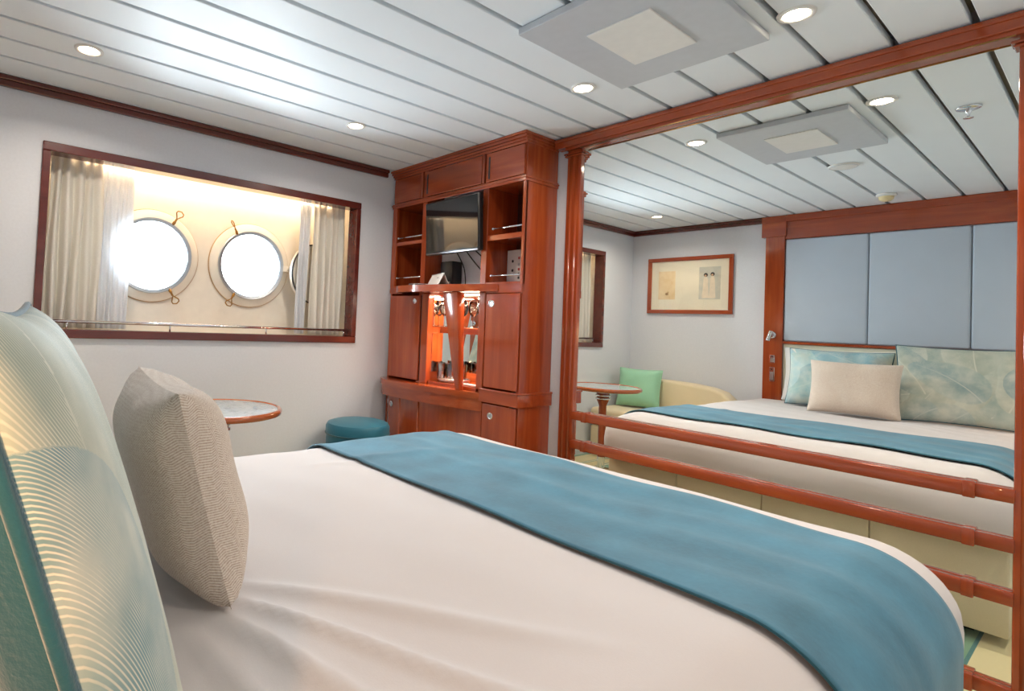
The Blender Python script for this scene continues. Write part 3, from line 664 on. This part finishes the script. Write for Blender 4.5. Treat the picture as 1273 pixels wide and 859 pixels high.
for z, hgt in ((0.918, 0.030), (0.800, 0.055)):
    s_ = thing('wall_switch' if hgt < 0.04 else 'wall_socket', 'short chrome rocker switch under the reading lamp on the pilaster' if hgt < 0.04 else 'tall chrome socket plate below the rocker switch on the pilaster', 'switch', (-W + 0.041, -1.198, z))
    bm = BM(); box(bm, 0, 0.006, -0.017, 0.017, -hgt, hgt, 0.002, 1); obj('plate', bm, CHROME, s_)
    bm = BM(); box(bm, 0.006, 0.011, -0.011, 0.011, -hgt * 0.8, hgt * 0.35, 0.002, 1); obj('rocker', bm, STEEL, s_)
    bm = BM(); lathe(bm, [(0, 0), (0.006, 0), (0.006, 0.002), (0, 0.002)], 12, (0.006, 0, hgt * 0.68), (1, 0, 0), cap=False); obj('dark_screw', bm, BLACK, s_)
# framed picture
pc = thing('framed_picture', 'wide wood framed picture with two small prints on cream above the sofa', 'picture', (-W, -0.528, 1.515))
pw_, ph_ = 0.365, 0.252
part('frame_member', WY, pc, (0.001, 0.022, -pw_, pw_, ph_ - 0.034, ph_)); part('frame_member', WY, pc, (0.001, 0.022, -pw_, pw_, -ph_, -ph_ + 0.034))
part('frame_member', WZ, pc, (0.001, 0.0215, -pw_, -pw_ + 0.034, -ph_ + 0.034, ph_ - 0.034)); part('frame_member', WZ, pc, (0.001, 0.0215, pw_ - 0.034, pw_, -ph_ + 0.034, ph_ - 0.034))
part('mount', plain('cream_mount', srgb(236, 228, 206), 0.8, var=0.01), pc, (0.001, 0.008, -pw_ + 0.03, pw_ - 0.03, -ph_ + 0.03, ph_ - 0.03), bev=0)
def aged(name, c1, c2, sc):
    t = NT(name); t.set(Roughness=0.8); t.base(t.ramp(t.noise(t.coord(), sc, 5, 0.6), [(0.35, c1), (0.65, c2)])); return t.m
p1 = part('print', aged('sepia_print', srgb(226, 198, 150), srgb(238, 216, 176), 14), pc, (0.008, 0.009, 0.115, 0.265, -0.125, 0.130), bev=0)
bm = BM(); lathe(bm, [(0, 0), (0.012, 0)], 12, (0.0095, 0.19, -0.075), (1, 0, 0), cap=False); box(bm, 0.009, 0.0096, 0.175, 0.182, -0.085, -0.055); obj('print_motif', bm, plain('sepia_ink', srgb(150, 120, 84), 0.8), p1)
p2 = part('print', aged('pale_blue_print', srgb(196, 196, 184), srgb(214, 208, 190), 18), pc, (0.008, 0.009, -0.265, -0.090, -0.125, 0.155), bev=0)
INK = plain('dark_hair_ink', srgb(60, 54, 50), 0.8); GOWN = plain('pale_gown_ink', srgb(232, 216, 192), 0.8); SKIN = plain('figure_skin_ink', srgb(206, 166, 132), 0.8)
for yy, hz in ((-0.145, 0.085), (-0.200, 0.090)):
    bm = BM()
    V = [bm.verts.new((0.0094, yy + a, b)) for a, b in ((-0.028, -0.115), (0.028, -0.115), (0.022, -0.02), (0.018, hz - 0.04), (0.008, hz - 0.015), (-0.008, hz - 0.015), (-0.018, hz - 0.04), (-0.022, -0.02))]
    bm.faces.new(V); obj('print_gown', bm, GOWN, p2)
    bm = BM(); lathe(bm, [(0, 0), (0.017, 0)], 16, (0.0096, yy, hz), (1, 0, 0), cap=False); obj('print_hair', bm, INK, p2)
    bm = BM(); lathe(bm, [(0, 0), (0.009, 0)], 14, (0.0099, yy + 0.002, hz - 0.006), (1, 0, 0), cap=False); obj('print_face', bm, SKIN, p2)
bm = BM(); bm.faces.new([bm.verts.new((0.014, a * (pw_ - 0.03), b * (ph_ - 0.03))) for a, b in ((-1, -1), (1, -1), (1, 1), (-1, 1))]); obj('glazing', bm, PICGLASS, pc)

# ------------------------------------------------------------------ sofa, cushion, table, ottoman
sf = thing('sofa', 'low cream upholstered sofa against the wall below the framed picture', 'sofa', (-W, 0, 0))
part('base', SOFAM, sf, (0.02, 0.66, -0.975, -0.03, 0.03, 0.26), bev=0.02, smooth=40)
part('plinth', BLACK, sf, (0.05, 0.60, -0.97, -0.06, 0.0, 0.035), bev=0)
part('seat_cushion', SOFAM, sf, (0.16, 0.68, -0.975, -0.03, 0.262, 0.415), bev=0.035, seg=4, smooth=40)
bm = BM()
prof = [(-0.03, 0.30), (-0.03, 0.650), (-0.10, 0.672), (-0.45, 0.672), (-0.65, 0.664), (-0.80, 0.648), (-0.90, 0.620), (-0.955, 0.570), (-0.985, 0.50), (-0.99, 0.40), (-0.985, 0.30)]
b2 = bmesh.new(); lo = [b2.verts.new((0.02, y, z)) for y, z in prof]; hi = [b2.verts.new((0.18, y, z)) for y, z in prof]
b2.faces.new(lo); b2.faces.new(hi[::-1])
for k in range(len(prof)): b2.faces.new([lo[k], hi[k], hi[(k + 1) % len(prof)], lo[(k + 1) % len(prof)]])
bmesh.ops.recalc_face_normals(b2, faces=b2.faces[:])
bmesh.ops.bevel(b2, geom=[e for e in b2.edges if abs(e.verts[0].co.x - e.verts[1].co.x) < 1e-6], offset=0.025, segments=3, profile=0.5, affect='EDGES'); merge(bm, b2)
obj('backrest', bm, SOFAM, sf, 50)

def pillow_pts(w, h, t, u, v, side, k=0.5, sag=0.06, wr=0.0, seed=0.0):
    a = w / 2 * (1 - sag * (1 - v * v)); b = h / 2 * (1 - sag * (1 - u * u))
    th = t / 2 * (max(0, (1 - u ** 4) * (1 - v ** 4))) ** k
    th += wr * th * (math.sin(9 * u * v + seed) * 0.5 + math.sin(14 * u + 5 * v + seed) * 0.25)
    return (a * u, side * th, b * v)
def pillow(name, label, loc, rz, lean, w, h, t, mfront, mback, mpipe, n=36, k=0.5, sag=0.06, wr=0.05, seed=0.0, roll=0.0, group=None, leaf=False, nf=None):
    p = thing(name, label, 'pillow', loc, group)
    # local x runs along the pillow, local y is its front, local z up
    p.rotation_mode = 'XYZ'
    p.matrix_world = Matrix.Translation(loc) @ Matrix.Rotation(rz, 4, 'Z') @ Matrix.Rotation(lean, 4, 'X') @ Matrix.Rotation(roll, 4, 'Y')
    for side, nm, m in ((1, 'front_cover', mfront), (-1, 'back_cover', mback)):
        nn = nf if (side == 1 and nf) else n
        bm = BM(); grid(bm, nn, nn, lambda u, v: pillow_pts(w, h, t, u * 2 - 1, v * 2 - 1, side, k, sag, wr, seed))
        o = obj(nm, bm, m, p, True)
        if leaf and side == 1: leaf_print(o, nn, w, h, leaf)
    if mpipe is not None:
        pts = []
        for a_, b_ in (((-1, -1), (1, -1)), ((1, -1), (1, 1)), ((1, 1), (-1, 1)), ((-1, 1), (-1, -1))):
            for q_ in range(12):
                f = q_ / 12; pts.append(pillow_pts(w, h, t, a_[0] + (b_[0] - a_[0]) * f, a_[1] + (b_[1] - a_[1]) * f, 1, k, sag))
        bm = BM(); tube(bm, pts, 0.0045, 6, True); obj('piping', bm, mpipe, p, True)
    return p
def leaf_print(o, n, w, h, seed):
    """palm-leaf print: every vertex knows its leaf colour, its place along the barbs and how strongly they show"""
    U, V = np.meshgrid(np.linspace(-1, 1, n), np.linspace(-1, 1, n), indexing='ij')
    X = U * w / 2; Z = V * h / 2
    rg = np.random.RandomState(seed)
    base = np.zeros((n, n, 3)); base[:] = srgb(228, 222, 210)
    phase = np.zeros((n, n)); line = np.zeros((n, n))
    hues = [srgb(138, 160, 154), srgb(148, 160, 146), srgb(112, 146, 152), srgb(172, 184, 174), srgb(158, 166, 150)] if seed != 5 else [srgb(126, 176, 192), srgb(110, 164, 180), srgb(160, 200, 208), srgb(140, 184, 186)]
    for i in range(34):
        x0, z0 = rg.uniform(-w / 2, w / 2), rg.uniform(-h / 2, h / 2); an = rg.uniform(0, 6.28); L = rg.uniform(0.30, 0.48); wd = rg.uniform(0.10, 0.15); cv = rg.uniform(-1.6, 1.6)
        P = (X - x0) * math.cos(an) + (Z - z0) * math.sin(an); Q = -(X - x0) * math.sin(an) + (Z - z0) * math.cos(an) - cv * P * P
        s_ = np.clip(P / L, 0, 1); wid = wd * np.sqrt(np.clip(4 * s_ * (1 - s_) * (1.2 - 0.4 * s_), 0, None))
        ins = (P > 0) & (P < L) & (np.abs(Q) < wid)
        c = np.array(hues[rg.randint(len(hues))]); c2 = np.array(hues[rg.randint(len(hues))])
        f = np.clip(np.abs(Q) / wd, 0, 1)[..., None]
        colr = c * (1 - f) + c2 * f
        rib = ins & (np.abs(Q) < 0.0030 * (1.2 - s_))
        base[ins] = colr[ins]; base[rib] = 0.45 * colr[rib] + 0.55 * np.array(srgb(236, 230, 214))
        phase[ins] = ((0.62 * P - 1.0 * np.abs(Q) - 2.5 * Q * Q) * 2 * math.pi / 0.0030)[ins]
        line[ins] = 0.85; line[rib] = 0
    me = o.data
    ca = me.attributes.new('leafcol', 'FLOAT_COLOR', 'POINT'); ca.data.foreach_set('color', np.concatenate([base, np.ones((n, n, 1))], 2).astype(np.float32).ravel())
    for nm, arr in (('leafphase', phase), ('leafline', line)):
        at = me.attributes.new(nm, 'FLOAT', 'POINT'); at.data.foreach_set('value', arr.astype(np.float32).ravel())
RZ = math.radians(-90)
pillow('cushion', 'mint green square satin cushion leaning in the sofa corner by the window', (-2.385, -0.255, 0.590), RZ + math.radians(-12), math.radians(14), 0.36, 0.34, 0.15, MINT, MINT, MINT, n=24, seed=2)

tb = thing('pedestal_table', 'round pedestal table with grey marble top, wooden rim and chrome-ringed stem', 'table', (-1.50, -0.46, 0))
TZ = 0.66; TR = 0.275
bm = BM(); lathe(bm, [(0.0, TZ - 0.004), (TR - 0.022, TZ - 0.004), (TR - 0.022, TZ - 0.02), (0, TZ - 0.02)], 64, cap=False); obj('marble_top', bm, MARBLE, tb, 40)
bm = BM(); lathe(bm, [(TR - 0.022, TZ - 0.006), (TR - 0.018, TZ), (TR - 0.006, TZ - 0.001), (TR, TZ - 0.010), (TR - 0.003, TZ - 0.024), (TR - 0.02, TZ - 0.030), (0.0, TZ - 0.030)], 64, cap=False); obj('wooden_rim', bm, wood('honey_mahogany', srgb(138, 62, 26), srgb(172, 86, 40), srgb(196, 110, 58), 'x'), tb, True)
bm = BM(); lathe(bm, [(0.050, TZ - 0.030), (0.046, TZ - 0.075), (0.044, TZ - 0.11), (0.028, TZ - 0.15), (0.026, 0.11), (0, 0.11)], 32, cap=False); obj('stem', bm, WZ, tb, 40)
for k in range(3):
    z = TZ - 0.047 - 0.024 * k
    bm = BM(); lathe(bm, [(0.046, z - 0.007), (0.054, z - 0.006), (0.056, z), (0.054, z + 0.006), (0.046, z + 0.007)], 32, cap=False); obj('chrome_ring', bm, CHROME, tb, True)
bm = BM(); lathe(bm, [(0.028, 0.125), (0.028, 0.018), (0.030, 0.016)], 24, cap=False); obj('chrome_sleeve', bm, CHROME, tb, 40)
bm = BM(); lathe(bm, [(0.0, 0.020), (0.05, 0.020), (0.17, 0.012), (0.20, 0.004), (0.20, 0.0), (0, 0)], 48, cap=False); obj('disc_base', bm, CHROME, tb, 40)

ot = thing('ottoman', 'round teal upholstered pouffe with a piped lid between bed and cabinet', 'ottoman', (-0.605, -0.235, 0))
bm = BM(); lathe(bm, [(0, 0.01), (0.165, 0.01), (0.176, 0.03), (0.178, 0.42), (0.174, 0.432), (0, 0.432)], 48, cap=False); obj('body', bm, TEALO, ot, 40)
bm = BM(); lathe(bm, [(0, 0.434), (0.176, 0.434), (0.182, 0.44), (0.182, 0.475), (0.172, 0.492), (0.14, 0.502), (0.07, 0.507), (0, 0.508)], 48, cap=False); obj('lid', bm, TEALO, ot, 40)
bm = BM(); tube(bm, [(0.182 * math.cos(a), 0.182 * math.sin(a), 0.436) for a in [2 * math.pi * k / 48 for k in range(48)]], 0.004, 6, True); obj('piping', bm, TEALD, ot, True)

# ------------------------------------------------------------------ bed
BX0, BX1, BY0, BY1, BT = -2.612, -0.555, -2.675, -1.010, 0.612
bd = thing('bed', 'double bed with cream upholstered base panels under a white cover', 'bed', (-1.59, -1.85, 0))
bed_l = lambda *b: (b[0] + 1.59, b[1] + 1.59, b[2] + 1.85, b[3] + 1.85, b[4], b[5])
for k in range(4):
    y0 = BY0 + 0.045 + k * (BY1 - BY0 - 0.09) / 4; y1 = y0 + (BY1 - BY0 - 0.09) / 4
    part('base_panel', SKIRT, bd, bed_l(-0.66, -0.625, y0 + 0.001, y1 - 0.001, 0.035, 0.40), bev=0.008, smooth=40)
for y in (BY0 + 0.045, BY1 - 0.08):
    part('side_panel', SKIRT, bd, bed_l(BX0, -0.66, y, y + 0.035, 0.035, 0.40), bev=0.008, smooth=40)
part('base_box', SKIRT, bd, bed_l(BX0, -0.66, BY0 + 0.08, BY1 - 0.08, 0.03, 0.36), bev=0)
for x, y in ((-0.75, -2.5), (-0.75, -1.2), (-2.5, -2.5), (-2.5, -1.2)):
    part('leg', BLACK, bd, bed_l(x - 0.03, x + 0.03, y - 0.03, y + 0.03, 0.0, 0.031), bev=0)
part('mattress', SHEETW, bd, bed_l(BX0, -0.74, BY0 + 0.16, BY1 - 0.16, 0.362, 0.545), bev=0.05, seg=4, smooth=40)

def duv_z(x, y, d, R):
    """height of the cover at inset d from its outline"""
    if d < R: return BT - R * 0.92 * (1 - math.sqrt(max(0, 1 - (1 - d / R) ** 2)))
    return BT
def ripple(x, y):
    z = 0.0025 * math.sin(7 * x + 3 * y) + 0.002 * math.sin(13 * y - 5 * x + 1.0) + 0.0012 * math.sin(31 * x + 11 * y)
    # tension folds running from the pillows out across the cover
    for x0, y0, dx, dy, L, wd, a in ((-2.02, -2.05, 0.30, -0.62, 0.52, 0.016, 0.012), (-2.06, -2.10, 0.16, -0.62, 0.48, 0.018, 0.012), (-1.98, -2.00, 0.48, -0.62, 0.50, 0.022, 0.009), (-2.12, -2.12, 0.05, -0.6, 0.45, 0.02, 0.010), (-1.5, -1.35, 0.5, -0.1, 0.5, 0.03, 0.004)):
        l_ = math.hypot(dx, dy); ux, uy = dx / l_, dy / l_; p_ = (x - x0) * ux + (y - y0) * uy; q_ = -(x - x0) * uy + (y - y0) * ux
        if -0.08 < p_ < L + 0.15:
            s_ = min(1, max(0, (p_ + 0.08) / 0.12)) * min(1, max(0, (L + 0.15 - p_) / 0.25)); z += a * s_ * math.exp(-(q_ / (wd * (0.7 + p_))) ** 2)
    return z
R0 = 0.165
def outline(d, n=280):
    x0, x1, y0, y1 = BX0 + d * 0.25, BX1 - d, BY0 + d, BY1 - d; rc = max(0.13 - d * 0.6, 0.012); pts = []
    segs = [(x1 - rc, y0 + rc, -90, rc), (x1 - rc, y1 - rc, 0, rc), (x0 + 0.02, y1 - 0.02, 90, 0.02), (x0 + 0.02, y0 + 0.02, 180, 0.02)]
    q_ = []
    for cx_, cy_, a0, r in segs:
        for k in range(13): a = math.radians(a0 + 90 * k / 12); q_.append((cx_ + r * math.cos(a), cy_ + r * math.sin(a)))
    q_.append(q_[0])
    ls = [0]
    # spread extra points along the straight runs, same count on every ring
    out = []
    for k in range(4):
        out += q_[k * 13:(k + 1) * 13]
        a, b = q_[k * 13 + 12], q_[(k + 1) * 13] if k < 3 else q_[0]
        m_ = 70 if k in (1, 3) else 56
        out += [(a[0] + (b[0] - a[0]) * t / m_, a[1] + (b[1] - a[1]) * t / m_) for t in range(1, m_)]
    return out
bm = BM(); rings = []
HEM = 0.372
levels = [(0.010, HEM), (0.004, HEM + 0.003)] + [(0.002 * math.sin(k), HEM + (BT - R0 * 0.92 - HEM) * k / 5) for k in range(1, 6)]
for d, z in levels:
    rings.append([bm.verts.new((x + 0.006 * math.sin(9 * y) * (1 - (z - HEM) * 3) * (x > -0.7), y + 0.006 * math.sin(8 * x) * (abs(x + 1.6) < 0.9), z + 0.004 * math.sin(5 * x + 4 * y))) for x, y in outline(max(0, d))])
ds = [R0 * (1 - math.cos(math.radians(6 + 84 * k / 12))) for k in range(1, 13)] + [R0 + 0.02, R0 + 0.04]
for d in ds:
    rings.append([bm.verts.new((x, y, duv_z(x, y, d, R0) + ripple(x, y) * min(1, d / 0.1))) for x, y in outline(d)])
for A_, B_ in zip(rings, rings[1:]):
    n = len(A_)
    for k in range(n): bm.faces.new([A_[k], A_[(k + 1) % n], B_[(k + 1) % n], B_[k]])
from mathutils.geometry import delaunay_2d_cdt
last = rings[-1]; xs = [v.co.x for v in last]; ys = [v.co.y for v in last]
pts = [Vector((v.co.x, v.co.y)) for v in last]; nb = len(pts)
gx = np.linspace(min(xs) + 0.018, max(xs) - 0.018, 110); gy = np.linspace(min(ys) + 0.018, max(ys) - 0.018, 90)
for a_ in gx:
    for b_ in gy: pts.append(Vector((a_, b_)))
co, ed, fa, ov, oe, of = delaunay_2d_cdt(pts, [(k, (k + 1) % nb) for k in range(nb)], [], 1, 1e-6)
vv = []
for p_, src in zip(co, ov):
    b_ = [k for k in src if k < nb]
    vv.append(last[b_[0]] if b_ else bm.verts.new((p_.x, p_.y, BT + ripple(p_.x, p_.y))))
for f_ in fa:
    try: bm.faces.new([vv[k] for k in f_])
    except ValueError: pass
tag(obj('duvet', bm, LINEN, None, True), 'smooth white duvet spread over the bed, its edges rounded down to the base', 'duvet')

# teal runner over the foot half of the cover
def run_pos(u, v):
    x = -1.385 + 0.605 * v
    # unrolled across the bed: hem - side - shoulder - top - shoulder - side - hem
    side = BT - R0 * 0.92 - 0.385; arc = R0 * 1.5; flat = (BY1 - BY0) - 2 * R0
    tot = 2 * side + 2 * arc + flat; s_ = u * tot; off = 0.007
    if s_ < side: y, z, ny, nz = BY0, 0.385 + s_, -1, 0
    elif s_ < side + arc:
        a = (s_ - side) / arc * math.pi / 2; y = BY0 + R0 * (1 - math.cos(a)); z = BT - R0 * 0.92 * (1 - math.sin(a)); ny, nz = -math.cos(a), math.sin(a)
    elif s_ < side + arc + flat: y = BY0 + R0 + (s_ - side - arc); z = BT; ny, nz = 0, 1
    elif s_ < side + 2 * arc + flat:
        a = math.pi / 2 - (s_ - side - arc - flat) / arc * math.pi / 2; y = BY1 - R0 * (1 - math.cos(a)); z = BT - R0 * 0.92 * (1 - math.sin(a)); ny, nz = math.cos(a), math.sin(a)
    else: y = BY1; z = BT - R0 * 0.92 - (s_ - side - 2 * arc - flat); ny, nz = 1, 0
    w_ = 0.0016 * math.sin(23 * v + 9 * y) + 0.0022 * math.sin(6 * y + 2.5 * v) * math.sin(7 * v + 3 * y) + 0.0022 * math.exp(-((v - 0.45 - 0.10 * math.sin(2 * y)) / 0.05) ** 2) + 0.002 * math.exp(-((v - 0.75 - 0.12 * y) / 0.04) ** 2)
    x += 0.008 * math.sin(3.0 * y) 
    o_ = off + max(-0.002, w_) + 0.003
    if nz > 0.5: z += ripple(x, y) * min(1, (min(y - BY0, BY1 - y)) / 0.1)
    return Vector((x, y + ny * o_, z + nz * o_))
bm = BM(); grid(bm, 220, 50, run_pos)
rn = obj('bed_runner', bm, TEALR, None, True); sm = rn.modifiers.new('thickness', 'SOLIDIFY'); sm.thickness = 0.006; sm.offset = 0.3
tag(rn, 'teal velvet bed runner laid across the foot of the white duvet', 'bed runner')
bm = BM(); tube(bm, [run_pos(i / 160, 0.002) for i in range(161)], 0.003, 5); obj('edge_seam', bm, TEALD, rn, True)
bm = BM(); tube(bm, [run_pos(i / 160, 0.998) for i in range(161)], 0.003, 5); obj('edge_seam', bm, TEALD, rn, True)

# pillows
pillow('leaf_pillow', 'leaf-print pillow with teal velvet back on the half of the bed farther from the window', (-2.305, -2.285, 0.841), RZ + math.radians(-7), math.radians(17), 0.60, 0.476, 0.105, LEAF, TEALD, TEALD, n=40, seed=1.0, leaf=11, nf=320, wr=0.04)
pillow('leaf_pillow', 'leaf-print pillow with teal velvet back next to the pilaster with the reading lamp', (-2.400, -1.665, 0.815), RZ + math.radians(-2), math.radians(13), 0.58, 0.405, 0.19, LEAF, TEALD, TEALD, n=40, seed=2.0, leaf=5, nf=200, wr=0.16)
pillow('bolster_pillow', 'beige herringbone oblong pillow standing in front of the two leaf-print pillows', (-2.080, -1.83, 0.782), RZ + math.radians(-6), math.radians(16), 0.46, 0.345, 0.165, HERR, HERR, None, n=44, seed=4.0, wr=0.07)
for y, lb in ((-1.60, 'plain white sleeping pillow behind the leaf-print pillow next to the reading lamp'), (-2.30, 'plain white sleeping pillow behind the leaf-print pillow farthest from the window')):
    pillow('sleeping_pillow', lb, (-2.592, y, 0.818), RZ, math.radians(6), 0.64, 0.40, 0.08, SHEETW, SHEETW, None, n=20, seed=y)
